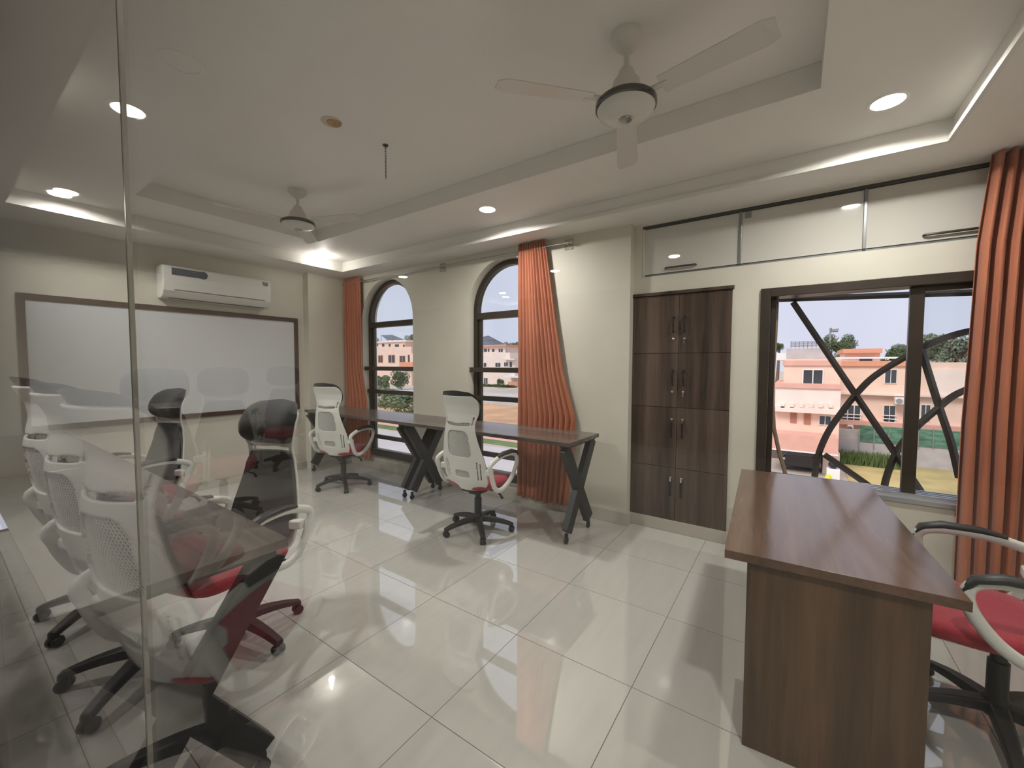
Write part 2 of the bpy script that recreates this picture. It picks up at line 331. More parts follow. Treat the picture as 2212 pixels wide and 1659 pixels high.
# ------------------------------------------------------------------ downlights
def downlight(loc, label, lit=True, watt=LAMP, r=.085):
    t = thing('downlight', label, 'downlight', loc, 0, 'recessed ceiling downlights')
    MB().lathe([(r*.80, 0), (r*.82, -.004), (r, -.003), (r*1.02, 0)], 28).build('trim_ring', WHITE, t, smooth=40)
    if lit:
        MB().lathe([(r*.80, -.001), (r*.79, -.0045), (r*.4, -.006)], 28).build('lens', LENS, t, smooth=40)
        ld = bpy.data.lights.new('downlight_lamp', 'AREA'); ld.shape = 'DISK'; ld.size = r*1.5; ld.energy = watt; ld.color = (1, .965, .90); ld.spread = R(165)
        lo = bpy.data.objects.new('downlight_lamp', ld); C.objects.link(lo); lo.parent = t; lo.location = (0, 0, -.012)
    else:
        MB().lathe([(r*.80, -.001), (r*.6, .0)], 28).build('lens', WHITE, t, smooth=40)
    return t
downlight((.36, 2.88, Z2), 'lit round downlight in the ceiling band above the sliding window')
downlight((-2.25, 2.87, Z2), 'lit round downlight in front of the arched windows')
downlight((-2.98, .68, Z2), 'lit round downlight over the table along the glass')
downlight((-4.78, .70, Z2), 'lit round downlight over the near end of the whiteboard')
downlight((.36, .70, Z2), 'lit round downlight over the entrance end beside the glass')
downlight((-2.32, .72, Z2), 'unlit round downlight next to the lit one over the glass-side table', lit=False)
d = downlight((-4.86, 2.90, Z2), 'downlight ring with a dangling lit bulb by the corner pillar', lit=False, r=.075)
MB().lathe([(.012, 0), (.012, -.03), (.022, -.045), (.024, -.065), (.012, -.085)], 14).build('bulb', mat('lit_bulb', (1, 1, 1), .3, emit=(1, 1, 1), estr=8), d, smooth=60, loc=(0, 0, 0))
ld = bpy.data.lights.new('bulb_light', 'POINT'); ld.energy = 3.5; ld.shadow_soft_size = .03; ld.color = (1, .95, .86); lo = bpy.data.objects.new('bulb_light', ld); C.objects.link(lo); lo.parent = d; lo.location = (0, 0, -.13)
for x, y in ((-2.96, -5.22), (-1.30, -5.35), (-5.17, -4.24), (-4.7, -6.3), (-5.02, -.52), (2.9, -4.4)):  # last one is an added lamp, placed where its reflection stays out of view
    downlight((x, y, 2.85), 'lit downlight in the ceiling behind the glass partition', watt=LAMP_BEHIND)

# ------------------------------------------------------------------ ceiling fans
CREAM = mat('cream_fan_enamel', (.66, .635, .59), .35)
def fan(loc, label, rz):
    t = thing('ceiling_fan', label, 'fan', loc, rz, 'cream ceiling fans')
    MB().lathe([(.075, 0), (.07, -.025), (.035, -.06), (.016, -.07)], 24).build('canopy', CREAM, t, smooth=50)
    MB().tube([(0, 0, -.06), (0, 0, -.185)], .012, 12).build('rod', CREAM, t, smooth=60)
    MB().lathe([(.02, -.125), (.034, -.14), (.046, -.175), (.058, -.18), (.072, -.232), (.086, -.238), (.092, -.262), (.124, -.268)], 28).build('motor_cap', CREAM, t, smooth=35)
    MB().lathe([(.130, -.262), (.136, -.268), (.136, -.285), (.130, -.290)], 36).build('chrome_band', mat('dark_chrome', (.10, .095, .09), .2, metal=.9), t, smooth=50)
    MB().lathe([(.129, -.288), (.122, -.305), (.085, -.318), (.05, -.325), (.045, -.328)], 36).build('motor_bowl', CREAM, t, smooth=50)
    MB().lathe([(.030, -.326), (.028, -.334), (.012, -.337)], 24).build('bottom_cap', STEEL, t, smooth=50)
    for k in range(3):
        a = R(120*k); m = Matrix.Rotation(a, 4, 'Z')
        b = MB(); n = 10; top, bot = [], []
        for i in range(n+1):
            u = i/n; x = .17+u*.43; w = .046+.014*u - (.02 if i == n else 0); z = -.262-.01*u
            top += [(x, -w, z+.008), (x, w, z-.010)]
        vs = top + [(x, y, z-.004) for x, y, z in top]; o_ = len(top)
        fs = []
        for i in range(n):
            q = 2*i; fs += [(q, q+1, q+3, q+2), (q+o_, q+2+o_, q+3+o_, q+1+o_), (q, q+2, q+2+o_, q+o_), (q+1, q+1+o_, q+3+o_, q+3)]
        fs += [(0, o_, 1+o_, 1), (2*n, 2*n+1, 2*n+1+o_, 2*n+o_)]
        bl = b.add(vs, fs, m).build('blade', CREAM, t)
        MB().box(.085, .20, -.016, .016, -.268, -.260, m).build('blade_bracket', CREAM, bl)
    return t
fan((-3.56, 1.895, Z3), 'cream ceiling fan hanging nearer the whiteboard wall', R(20)); fan((-.665, 1.87, Z3), 'cream ceiling fan hanging in front of the cupboard', R(-12)).scale = (1, 1, 1.12)
hk = thing('hook_chain', 'thin dark chain hanging from a ceiling hook between the fans', 'chain', (-2.33, 1.85, Z3))
MB().lathe([(.02, 0), (.018, -.006), (.004, -.012)], 14).build('ceiling_plate', BLACK, hk, smooth=50)
ch = MB()
for k in range(13):
    z = -.016-k*.0165; pts = [((math.cos(a)*.0055 if k % 2 else 0), (0 if k % 2 else math.cos(a)*.0055), z+math.sin(a)*.0105) for a in [2*math.pi*i/8 for i in range(8)]]
    ch.tube(pts, .0017, 5, closed=True)
ch.build('chain_links', BLACK, hk, smooth=60)
sm = thing('ceiling_box', 'round plastered ceiling outlet with an orange stain', 'ceiling outlet', (-2.385, 1.49, Z3))
MB().lathe([(.062, 0), (.060, -.004), (.01, -.005)], 24).build('cover', mat('stained_cover', (.56, .52, .44), .6), sm, smooth=50)
MB().lathe([(.044, -.004), (.042, -.0075), (.01, -.008)], 16, Matrix.Translation((.008, .012, 0))).build('stain_patch', mat('orange_brown_stain', (.40, .24, .11), .7, noise=.3, nscale=30), sm)

# ------------------------------------------------------------------ whiteboard and air conditioner
wb = thing('whiteboard', 'long white dry-erase board with brown frame on the end wall', 'whiteboard', (XL, 0, 0))
bx('board', BOARD, wb, .002, .014, .53, 2.86, .885, 2.015)
for k, (y0, y1, z0, z1) in enumerate(((.48, 2.91, 2.01, 2.062), (.48, 2.91, .84, .892), (.48, .532, .892, 2.01), (2.858, 2.91, .892, 2.01))):
    bx('frame_rail', BROWNF, wb, .001, .028, y0, y1, z0, z1, .003)
ac = thing('air_conditioner', 'white split air conditioner above the whiteboard', 'air conditioner', (XL, 0, 0))
prof = [(0.0, 2.145), (.10, 2.132), (.155, 2.15), (.20, 2.21), (.212, 2.30), (.210, 2.44), (.19, 2.472), (0, 2.475)]
MB().prism(prof, 1.435, 2.49, 'y').build('body', WHITE, ac, bevel=.012, seg=3)
MB().prism([(.150, 2.158), (.196, 2.214), (.199, 2.212), (.154, 2.155)], 1.52, 2.44, 'y').build('louver', WHITE, ac)
MB().prism([(.120, 2.141), (.150, 2.157), (.152, 2.152), (.122, 2.136)], 1.50, 2.44, 'y').build('air_slot', BLACK, ac)
MB().prism([(.198, 2.216), (.203, 2.228), (.206, 2.228), (.201, 2.216)], 1.53, 2.42, 'y').build('panel_seam', mat('grey_seam', (.25, .25, .23), .5), ac)
STK = mat('dark_blue_sticker', (.085, .10, .14), .35, noise=.6, nscale=18, stretch=(1, 1, 6))
MB().box(.2115, .2132, 1.51, 1.77, 2.375, 2.448).build('sticker', STK, ac)
MB().lathe([(.042, 0), (.042, .0022)], 24, Matrix.Translation((.2118, 1.785, 2.412)) @ Matrix.Rotation(R(90), 4, 'Y')).build('sticker_disc', mat('dark_round_sticker', (.07, .085, .11), .3, noise=.4, nscale=40), ac)
MB().prism([(2.385, 2.445), (2.455, 2.445), (2.455, 2.405), (2.44, 2.395), (2.40, 2.40)], .2115, .2135, 'x').build('display_badge', mat('grey_badge', (.28, .26, .22), .3, noise=.5, nscale=60), ac)

# ------------------------------------------------------------------ tall cupboard and overhead cabinet
cb = thing('cupboard', 'tall dark walnut built-in cupboard with eight locked doors', 'cupboard', (0, YC, 0))
CX0, CXM, CX1 = -1.197, -.808, -.415
bx('body', CABW, cb, CX0, CX1, .012, .235, .095, 2.05)
bx('top_trim', CABW, cb, CX0-.0, CX1+.016, -.028, -.001, 2.052, 2.078, .002)
rows = [(.095, .563), (.567, 1.085), (1.089, 1.549), (1.553, 2.048)]
for ri, (z0, z1) in enumerate(rows):
    for side in (0, 1):
        x0, x1 = ((CX0, CXM-.0015), (CXM+.0015, CX1))[side]
        dr = bx('door', CABW, cb, x0, x1, -.012, .006, z0, z1, .0012)
        hx = CXM-.040 if side == 0 else CXM+.048
        hz, lz = [(.385, .478), (.895, .985), (1.345, 1.222), (1.795, 1.672)][ri]
        h = MB(); h.tube([(hx, -.012, hz+.062), (hx, -.034, hz+.058), (hx, -.036, hz), (hx, -.034, hz-.058), (hx, -.012, hz-.062)], .0078, 8); h.build('handle', BLACK, dr, smooth=60)
        MB().lathe([(.0115, 0), (.0115, .008), (.008, .012), (.003, .013)], 16, Matrix.Translation((hx, -.012, lz)) @ Matrix.Rotation(R(90), 4, 'X')).build('lock', CHROME, dr, smooth=50)
        if side == 1 or ri == 0:
            k = MB().box(hx-.001, hx+.001, -.040, -.024, lz-.004, lz+.004); k.box(hx-.006, hx+.006, -.030, -.028, lz-.042, lz-.005); k.build('key', CHROME, dr)
oc = thing('overhead_cabinet', 'white glossy three-door overhead cabinet above the sliding window', 'cabinet', (0, YC, 0))
OXS = (-1.128, -.372, .370, 1.318); OZ0, OZ1 = 2.228, 2.662
bx('body', mat('cabinet_interior', (.35, .34, .31), .7), oc, OXS[0], OXS[3], .07, .235, OZ0, OZ1)
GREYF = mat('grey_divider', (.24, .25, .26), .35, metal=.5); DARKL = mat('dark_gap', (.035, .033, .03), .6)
bx('top_gap_strip', DARKL, oc, OXS[0], OXS[3], .0, .07, OZ1-.022, OZ1)  # dark strip for the gap above the doors, its shade painted in
bx('side_post', WALL, oc, OXS[0], OXS[0]+.02, .0, .07, OZ0, OZ1-.022)
bx('bottom_track', GREYF, oc, OXS[0]+.02, OXS[3], .02, .07, OZ0, OZ0+.014)
for k in (1, 2): bx('divider', GREYF, oc, OXS[k]-.009, OXS[k]+.009, .0, .07, OZ0+.014, OZ1-.022, .002)
for k in range(3):
    a, b = OXS[k]+(.02 if k == 0 else .010), OXS[k+1]-(.010 if k < 2 else .0)
    dr = bx('door', GLOSSW, oc, a, b, .012, .026, OZ0+.017, OZ1-.025)
    if k != 1:
        hx0, hx1 = ((-.93, -.69), (.66, .93))[k == 2]; hz = OZ0+.052
        MB().tube([(hx0, .012, hz), (hx0, -.006, hz), (hx0+.01, -.012, hz), (hx1-.01, -.012, hz), (hx1, -.006, hz), (hx1, .012, hz)], .008, 8).build('handle', mat('dark_bronze', (.10, .09, .08), .3, metal=.7), dr, smooth=60)
    else: bx('catch', GREYF, dr, a+.018, a+.062, .008, .012, OZ1-.075, OZ1-.03)

# ------------------------------------------------------------------ curtains and rods
def curtain(name, label, edges, ztop, zbot, y, folds, amp, seed):
    rnd = random.Random(seed); nu, nv = folds*10, 56; vs, fs = [], []
    ph = [rnd.uniform(-.5, .5) for _ in range(folds+2)]; am = [rnd.uniform(.45, 1.35) for _ in range(folds+2)]
    for j in range(nv+1):
        t = j/nv; z = ztop+(zbot-ztop)*t; xl, xr = lerp(edges[0], t), lerp(edges[1], t)
        for i in range(nu+1):
            u = i/nu; k = u*folds; ki = int(k); a = am[ki]*(1-(k-ki))+am[ki+1]*(k-ki)
            w = math.sin(2*math.pi*k + ph[ki]*.6*t*(1) + .5*math.sin(3*t+seed))*amp*a*(.75+.35*t)
            w += .012*math.sin(7*t+9*u+seed)*t
            x = xl+(xr-xl)*(u + .10/folds*math.sin(2*math.pi*k*1.0+1.2)*(.4+t))
            vs.append((x, y + max(-.07, min(.07, w)) , z + (.008*math.sin(40*u+seed) if j == nv else 0)))
    for j in range(nv):
        for i in range(nu): fs.append((j*(nu+1)+i, j*(nu+1)+i+1, (j+1)*(nu+1)+i+1, (j+1)*(nu+1)+i))
    o = MB().add(vs, fs).build(name, CURT, smooth=80, solid=.003, fix=False)
    return tag(o, label, 'curtain', 'orange curtains')
curtain('curtain', 'orange curtain gathered beside the corner pillar', ([(0, -5.39), (1, -5.39)], [(0, -4.99), (.5, -4.97), (.68, -4.86), (1, -4.82)]), 2.665, .13, 3.512, 7, .021, 3)
curtain('curtain', 'long orange curtain flaring out beside the second arched window', ([(0, -2.345), (1, -2.36)], [(0, -2.03), (.15, -1.97), (.3, -1.91), (.5, -1.82), (.67, -1.69), (.83, -1.73), (1, -1.78)]), 2.672, .075, 3.508, 11, .023, 5)
curtain('curtain', 'wide orange curtain hanging in front of the sliding window', ([(0, .905), (.2, .86), (.6, .835), (1, .835)], [(0, 1.37), (1, 1.38)]), 2.675, .09, 3.55, 9, .048, 9)
def rod(x0, x1, y, z, brackets, label):
    t = thing('curtain_rod', label, 'curtain rod', (0, 0, 0), 0, 'curtain rods')
    MB().tube([(x0, y, z), (x1, y, z)], .008, 10).build('rail', STEEL, t, smooth=60)
    for bxp in brackets:
        b = MB(); b.box(bxp-.045, bxp+.045, YW-.006, YW, z-.05, z+.05); b.bar((bxp, YW-.004, z), (bxp, y, z), .016, .022); b.build('bracket', mat('painted_bracket', (.42, .36, .28), .5, noise=.3, nscale=40), t)
    MB().lathe([(.0, 0), (.018, .008), (.02, .02), (.0, .034)], 12, Matrix.Translation((x1, y, z)) @ Matrix.Rotation(R(90), 4, 'Y')).build('finial', mat('painted_bracket', (0, 0, 0)), t, smooth=60)
    return t
rod(-5.40, -1.76, 3.508, 2.60, (-3.46, -1.80), 'thin curtain rod along the top of the arched windows')

# ------------------------------------------------------------------ X-leg desks on casters
def x_desk():
    t = thing('desk', '', 'desk', (0, 0, 0), 0, 'grey-brown desks with black X legs'); L, D, H = 1.97, .575, .84
    bx('table_top', DESK, t, -L, 0, 0, D, H-.032, H, .002)
    for xs in (-.058, -L+.058):
        lg = MB(); lg.bar((xs, .085, .095), (xs, D-.035, H-.05), .10, .052, up=(1, 0, 0)); lg.v = lg.v
        l1 = lg.build('leg', BLACK, t, bevel=.003)
        l2 = MB().bar((xs, D-.085, .095), (xs, .035, H-.05), .099, .051, up=(1, 0, 0)).build('leg', BLACK, t, bevel=.003)
        bx('leg_plate', BLACK, t, xs-.035, xs+.035, .03, D-.03, H-.05, H-.033)
        for y, l in ((.080, l1), (D-.080, l2)):
            for s in (0.,):
                c = MB(); c.lathe([(.012, -.009), (.027, -.008), (.027, .008), (.012, .009)], 16, Matrix.Translation((xs+s, y, .027)) @ Matrix.Rotation(R(90), 4, 'Y') )
                c.box(xs+s-.011, xs+s+.011, y-.012, y+.012, .047, .082); c.box(xs+s-.0115, xs+s-.0095, y-.008, y+.008, .02, .06); c.box(xs+s+.0095, xs+s+.0115, y-.008, y+.008, .02, .06)
                c.build('caster', BPLAS, l, smooth=40)
    return t
dk = x_desk(); dk.location = (-1.417, 2.835, 0); dk.rotation_euler = (0, 0, R(-.75)); dk['label'] = 'grey-brown X-leg desk under the second arched window'
place_copy(dk, (-1.417-1.974*math.cos(R(.75)), 2.835+1.974*math.sin(R(.75)), 0), R(-.75), 'grey-brown X-leg desk reaching the corner pillar under the arched window')
place_copy(dk, (-1.445, .135, 0), 0, 'X-leg table pushed against the glass, its caster standing free on the floor')
place_copy(dk, (-1.445-1.976, .135, 0), 0, 'X-leg table against the glass beside the whiteboard wall')

# ------------------------------------------------------------------ walnut panel desk
pd = thing('panel_desk', 'walnut laminate desk with solid panel ends in front of the sliding window', 'desk', (-.195, 1.71, 0), R(3.0))
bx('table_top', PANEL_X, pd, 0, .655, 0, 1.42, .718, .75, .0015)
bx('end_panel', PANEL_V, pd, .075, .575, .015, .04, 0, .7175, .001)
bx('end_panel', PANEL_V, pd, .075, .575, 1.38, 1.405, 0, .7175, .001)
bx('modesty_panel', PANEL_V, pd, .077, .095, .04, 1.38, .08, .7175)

# ------------------------------------------------------------------ office chairs
def sd_round(px, pz, cx, cz, hx, hz, r):
    dx, dz = abs(px-cx)-hx+r, abs(pz-cz)-hz+r
    return math.hypot(max(dx, 0), max(dz, 0)) + min(max(dx, dz), 0) - r
YB = [(.42, -.165), (.50, -.192), (.6, -.215), (.72, -.245), (.85, -.272), (.95, -.282), (1.02, -.272), (1.09, -.255), (1.16, -.263), (1.24, -.305), (1.32, -.345)]
WB = [(.42, .08), (.435, .15), (.46, .195), (.50, .222), (.60, .230), (.70, .218), (.80, .192), (.90, .168), (.98, .153), (1.02, .152), (1.06, .168), (1.10, .180), (1.15, .187), (1.20, .186), (1.22, .176), (1.235, .155), (1.24, .135)]
def smooth_tab(tab, t):
    return (lerp(tab, t-.018)+2*lerp(tab, t)+lerp(tab, t+.018))/4
def back_y(x, z, off=0): w = max(smooth_tab(WB, z), .17 if z > 1.1 else 0); return smooth_tab(YB, z) + .045*(x/max(w, .1))**2 + off
def holes(x, z):
    s = [sd_round(x, z, 0, 1.0+.25*x*x, .118, .011, .008)]
    s.append(sd_round(x, z, 0, .835, .112-.10*(z-.835), .115, .05))
    s.append(sd_round(x, z, 0, .565, .072, .032, .022))
    for sg in (-1, 1):
        s.append(sd_round(x, z, sg*(.152+.05*(z-.6)), .605, .0048, .082, .004)); s.append(sd_round(x, z, sg*(.178+.06*(z-.6)), .60, .0048, .075, .004))
        s.append(sd_round(x, z, sg*(.134+.22*(z-1.02)), 1.03, .005, .034, .004))
    return min(s)
def build_chair():
    t = thing('office_chair', '', 'chair', (0, 0, 0), 0, 'white high-back office chairs with red seats')
    # star base
    for k in range(5):
        a = 2*math.pi*k/5 + R(100); m = Matrix.Rotation(a, 4, 'Z')
        lg = MB(); n = 6; vs, fs = [], []
        for i in range(n+1):
            u = i/n; x = .02+.29*u; w = .034-.012*u; zt = .135-.058*u*u; h = .045-.018*u
            vs += [(x, -w, zt-h), (x, w, zt-h), (x, w*.8, zt), (x, -w*.8, zt)]
        for i in range(n):
            for q in range(4): fs.append((4*i+q, 4*i+(q+1) % 4, 4*i+4+(q+1) % 4, 4*i+4+q))
        fs += [(0, 1, 2, 3), (4*n+3, 4*n+2, 4*n+1, 4*n)]
        l = lg.add(vs, fs, m).build('base_leg', BPLAS, t, bevel=.006)
        c = MB()
        for s in (-1, 1):
            c.lathe([(.008, -.008), (.024, -.009), (.026, -.004), (.026, .004), (.024, .009), (.008, .008)], 16, m @ Matrix.Translation((.295, s*.014, .026)) @ Matrix.Rotation(R(90), 4, 'X'))
        c.lathe([(.007, .03), (.007, .07)], 8, m @ Matrix.Translation((.298, 0, 0))); c.box(.278, .312, -.006, .006, .03, .056, m)
        c.build('caster', BPLAS, l, smooth=45)
    MB().lathe([(.040, .075), (.042, .135), (.034, .15), (.031, .16), (.031, .30), (.024, .305), (.024, .38)], 20).build('gas_column', BPLAS, t, smooth=40)
    MB().box(-.09, .09, -.11, .13, .375, .412).box(-.05, .05, -.07, .08, .345, .378).build('tilt_mechanism', BPLAS, t, bevel=.008)
    MB().tube([(.07, .02, .385), (.17, .03, .38), (.215, .03, .36), (.24, .032, .325)], [.006, .006, .008, .012], 8).build('tilt_lever', BPLAS, t, smooth=60)
    # seat cushion
    vs, fs = [], []; n = 36; lv = [(.86, 0), (.965, .010), (1., .032), (.985, .058), (.90, .074), (.6, .080), (.2, .078)]
    for sc, dz in lv:
        for k in range(n):
            a = 2*math.pi*k/n; ca, sa = math.cos(a), math.sin(a); e = .55
            x = .245*sc*math.copysign(abs(ca)**e, ca); y = .062+.235*sc*math.copysign(abs(sa)**e, sa)
            z = .415+dz + .02*(x/.245)**2*(sc > .5) - .03*max(0, (y-.18)/.13)**2
            vs.append((x, y, z))
    for i in range(len(lv)-1):
        for k in range(n): fs.append((i*n+k, i*n+(k+1) % n, (i+1)*n+(k+1) % n, (i+1)*n+k))
    fs += [tuple(range(n-1, -1, -1)), tuple(range((len(lv)-1)*n, len(lv)*n))]
    MB().add(vs, fs).build('seat', RED, t, smooth=70)
    # white back shell with slots and mesh windows
    nu, nv = 84, 150; idx = {}; vs, fs = [], []; pos = {}
    cell = .006
    for j in range(nv+1):
        z = .42+.82*j/nv; w = smooth_tab(WB, z)
        for i in range(nu+1):
            x = w*(2*i/nu-1); h = holes(x, z); X, Z = x, z
            if abs(h) < cell*.75 and 0 < i < nu:
                e = 1e-4; gx, gz = (holes(x+e, z)-h)/e, (holes(x, z+e)-h)/e; g = math.hypot(gx, gz)
                if g > .3: X, Z = x-gx/g/g*h*1.0, z-gz/g/g*h*1.0; h = 0
            pos[i, j] = (X, Z, h)
    def vid(k):
        if k not in idx:
            X, Z, h = pos[k]; idx[k] = len(vs); vs.append((X, back_y(X, Z), Z))
        return idx[k]
    for j in range(nv):
        for i in range(nu):
            q = [(i, j), (i+1, j), (i+1, j+1), (i, j+1)]
            if min(pos[k][2] for k in q) < -1e-6 or all(pos[k][2] == 0 for k in q) and holes(sum(pos[k][0] for k in q)/4, sum(pos[k][1] for k in q)/4) < 0: continue
            fs.append(tuple(vid(k) for k in q))
    MB().add(vs, fs).build('back_shell', WPLAS, t, smooth=60, solid=.012, fix=True)
    # woven mesh in the two windows
    mesh = MB()
    def strips(cz, hx, hz, step, w):
        rng = int((hx+hz)/step)+2
        for sg in (-1, 1):
            for k in range(-rng, rng+1):
                pts = []
                for s in range(-40, 41):
                    u = s/40*(hz+.01); x = k*step*1.15+sg*u*.62; z = cz+u
                    if sd_round(x, z, 0, cz, hx+.004, hz+.004, .04 if hz > .05 else .02) < 0: pts.append((x, z))
                if len(pts) > 1:
                    pts = pts[::max(1, len(pts)//8)] + [pts[-1]]
                    for (xa, za), (xb, zb) in zip(pts, pts[1:]):
                        if za == zb: continue
                        mesh.bar((xa, back_y(xa, za, .004), za), (xb, back_y(xb, zb, .004), zb), w, .002, up=(0, 1, 0))
    strips(.835, .116, .115, .0105, .0042); strips(.565, .072, .032, .0105, .0042)
    tag(mesh.build('back_mesh', WMESH, t, fix=False), kind='stuff')
    # black pads in front
    def pad(name, z0, z1, wk, off, thick, m, bulge=0.):
        nu_, nv_ = 16, 22; vs, fs = [], []
        for side in (0, 1):
            for j in range(nv_+1):
                v = j/nv_; z = z0+(z1-z0)*v; w = smooth_tab(WB, z)*wk*(1-.25*max(0, abs(2*v-1)-.75)**1*2) if bulge == 0 else .02+.168*(1-abs(2*v-1)**3.4)**(1/3.0)
                for i in range(nu_+1):
                    u = 2*i/nu_-1; x = w*u; ed = max(0, 1-abs(u)**6)*max(0, 1-abs(2*v-1)**8)
                    vs.append((x, back_y(x, z, off) + (side*thick*ed + side*bulge*ed*math.sin(math.pi*v)), z))
        N = (nu_+1)*(nv_+1)
        for s in (0, 1):
            for j in range(nv_):
                for i in range(nu_):
                    a = s*N+j*(nu_+1)+i; f = (a, a+1, a+nu_+2, a+nu_+1); fs.append(f if s else f[::-1])
        rim = [i for i in range(nu_+1)] + [j*(nu_+1)+nu_ for j in range(1, nv_+1)] + [nv_*(nu_+1)+i for i in range(nu_-1, -1, -1)] + [j*(nu_+1) for j in range(nv_-1, 0, -1)]
        for a, b in zip(rim, rim[1:]+rim[:1]): fs.append((a, b, b+N, a+N))
        return MB().add(vs, fs).build(name, m, t, smooth=60)
    pad('back_pad', .50, .985, .94, .028, .012, FABB); pad('headrest', 1.025, 1.288, .97, .008, .034, FABB, .045)
    # loop armrests
    for s in (-1, 1):
        path = [(-.205, .665), (-.12, .705), (-.02, .725), (.10, .725), (.165, .705), (.185, .66), (.165, .59), (.10, .50), (.02, .445), (-.06, .43), (-.125, .46), (-.165, .53), (-.19, .60)]
        pts = []
        N = len(path)
        for i in range(N):
            p0, p1, p2, p3 = [path[(i+d_) % N] for d_ in (-1, 0, 1, 2)]
            for q in range(4):
                tt = q/4; f = lambda a, b, c, d_: .5*(2*b+(c-a)*tt+(2*a-5*b+4*c-d_)*tt*tt+(3*b-a-3*c+d_)*tt**3)
                yy, zz = f(p0[0], p1[0], p2[0], p3[0]), f(p0[1], p1[1], p2[1], p3[1])
                pts.append((s*(.272+.012*math.sin((zz-.43)*9)), yy, zz))
        ar = MB().tube(pts, .0165, 10, closed=True, flat=1.35, up=(1, 0, 0)).build('armrest', WPLAS, t, smooth=70)
        up_ = [(s*.283, -.10, .727), (s*.284, -.02, .743), (s*.284, .10, .744), (s*.283, .168, .724), (s*.282, .199, .672)]
        MB().tube(up_, [.012, .017, .018, .016, .008], 10, flat=1.5, up=(0, .3, 1)).build('arm_pad', BPLAS, ar, smooth=70)
        MB().bar((s*.20, -.155, .60), (s*.272, -.165, .60), .05, .05).build('arm_mount', WPLAS, ar, bevel=.01)
        MB().bar((s*.16, -.02, .412), (s*.268, -.02, .45), .06, .02).build('arm_bracket', BPLAS, ar, bevel=.004)
    return t
chair = build_chair(); chair.scale = (1, 1, .965)
chair.location = (-2.235, 2.72, 0); chair.rotation_euler = (0, 0, R(1)); chair['label'] = 'white and red office chair at the desk by the second arched window'
place_copy(chair, (-4.36, 2.80, 0), R(16), 'white and red office chair at the desk beside the corner pillar')
place_copy(chair, (.70, 2.37, 0), R(93), 'white and red office chair behind the walnut panel desk')
place_copy(chair, (-2.37, .90, 0), R(200), 'white and red office chair facing the glass at the free end of the table')
place_copy(chair, (-4.20, .93, 0), R(195), 'white and red office chair facing the glass near the whiteboard')
for x, y, rz in ((-1.68, -.385, 166.3), (-2.44, -.40, 168), (-3.26, -.42, 170)):
    place_copy(chair, (x, y, 0), R(rz), 'white office chair with its back close to the partition glass', (1.105, 1.105, 1.075))
for x, y, rz in ((-3.98, -.80, -70), (-4.40, -1.40, -64), (-5.95, -2.70, -58)):
    place_copy(chair, (x, y, 0), R(rz), 'tall office chair facing along the partition glass', (1.12, 1.12, 1.10))

# ------------------------------------------------------------------ outside: grille, strip, ground
def z6(zx, zy): return (1600+zx/2.963, 560+zy/2.963)
GY = 3.95
gr = thing('window_grille', 'dark metal grille of crossing bars and arcs outside the sliding window', 'grille', (0, 0, 0))
def gpath(pts, w=.036, name='grille_bar'):
    P = [at(*z6(*p_), GY) for p_ in pts]
    if len(P) > 2:
        Q = []
        for i in range(len(P)-1):
            p0, p1, p2, p3 = P[max(i-1, 0)], P[i], P[i+1], P[min(i+2, len(P)-1)]
            for q in range(6):
                t_ = q/6; Q.append(.5*(2*p1+(p2-p0)*t_+(2*p0-5*p1+4*p2-p3)*t_*t_+(3*p1-p0-3*p2+p3)*t_**3))
        P = Q+[P[-1]]
    return MB().tube(P, w/2*1.2, 4, up=(0, 1, 0)).build(name, FRAME, gr)
gpath([(215, 258), (1700, 205)]); gpath([(335, 275), (735, 868), (1210, 1570)])
gpath([(470, 1420), (495, 1260), (560, 1105), (650, 975), (735, 868), (860, 745), (1090, 605), (1250, 525), (1420, 470), (1600, 440)])
gpath([(905, 1530), (935, 1390), (1000, 1230), (1110, 1090), (1250, 965), (1370, 870), (1560, 790)])
gpath([(535, 1250), (800, 1435), (860, 1490)]); gpath([(1150, 560), (1265, 930), (1345, 1170), (1400, 1400)])
gpath([(120, 1640), (1700, 1690)]); gpath([(90, 250), (40, 1640)])
MB().tube([at(*z6(*q), 3.80) for q in ((232, 250), (222, 480), (207, 720), (203, 900), (212, 1080), (245, 1230), (285, 1370), (300, 1500))], .0095, 6, up=(0, 1, 0), flat=1.5).build('seal_strip', mat('tan_weatherstrip', (.28, .20, .14), .6))
tag(bpy.data.objects['seal_strip'], 'loose tan weatherstrip dangling inside the sliding window frame', 'weatherstrip')

GZ = -4.7
struct(bx('ground', EARTH, None, -400, 300, 6, 500, GZ-.3, GZ), 'pale earth ground outside the building')
def patch(name, m, pts, dz, label): return struct(MB().prism(pts, GZ, GZ+dz, 'z').build(name, m), label)
patch('field_soil', SOIL, [(-60, 29), (-11, 29), (-11, 50), (-60, 50)], .03, 'bare orange soil plot seen below the arched windows')
patch('road_near', ROAD, [(-80, 16), (-6, 16), (-6, 24), (-80, 24)], .04, 'pale road running past the building')
patch('road_far', ROAD, [(-160, 53), (-20, 53), (-20, 70), (-160, 70)], .04, 'pale road beyond the orange soil plot')
patch('verge_grass', GRASSM, [(-60, 24.8), (-11, 24.8), (-11, 26.2), (-60, 26.2)], .06, 'thin grass verge beside the near road')
patch('path_brick', SALMON, [(-60, 26.2), (-11, 26.2), (-11, 28.4), (-60, 28.4)], .05, 'pink paved footpath beside the near road')
patch('lawn', LAWN, [(2.6, 20), (30, 20), (30, 34), (2.6, 34)], .03, 'dry yellow lawn below the sliding window')
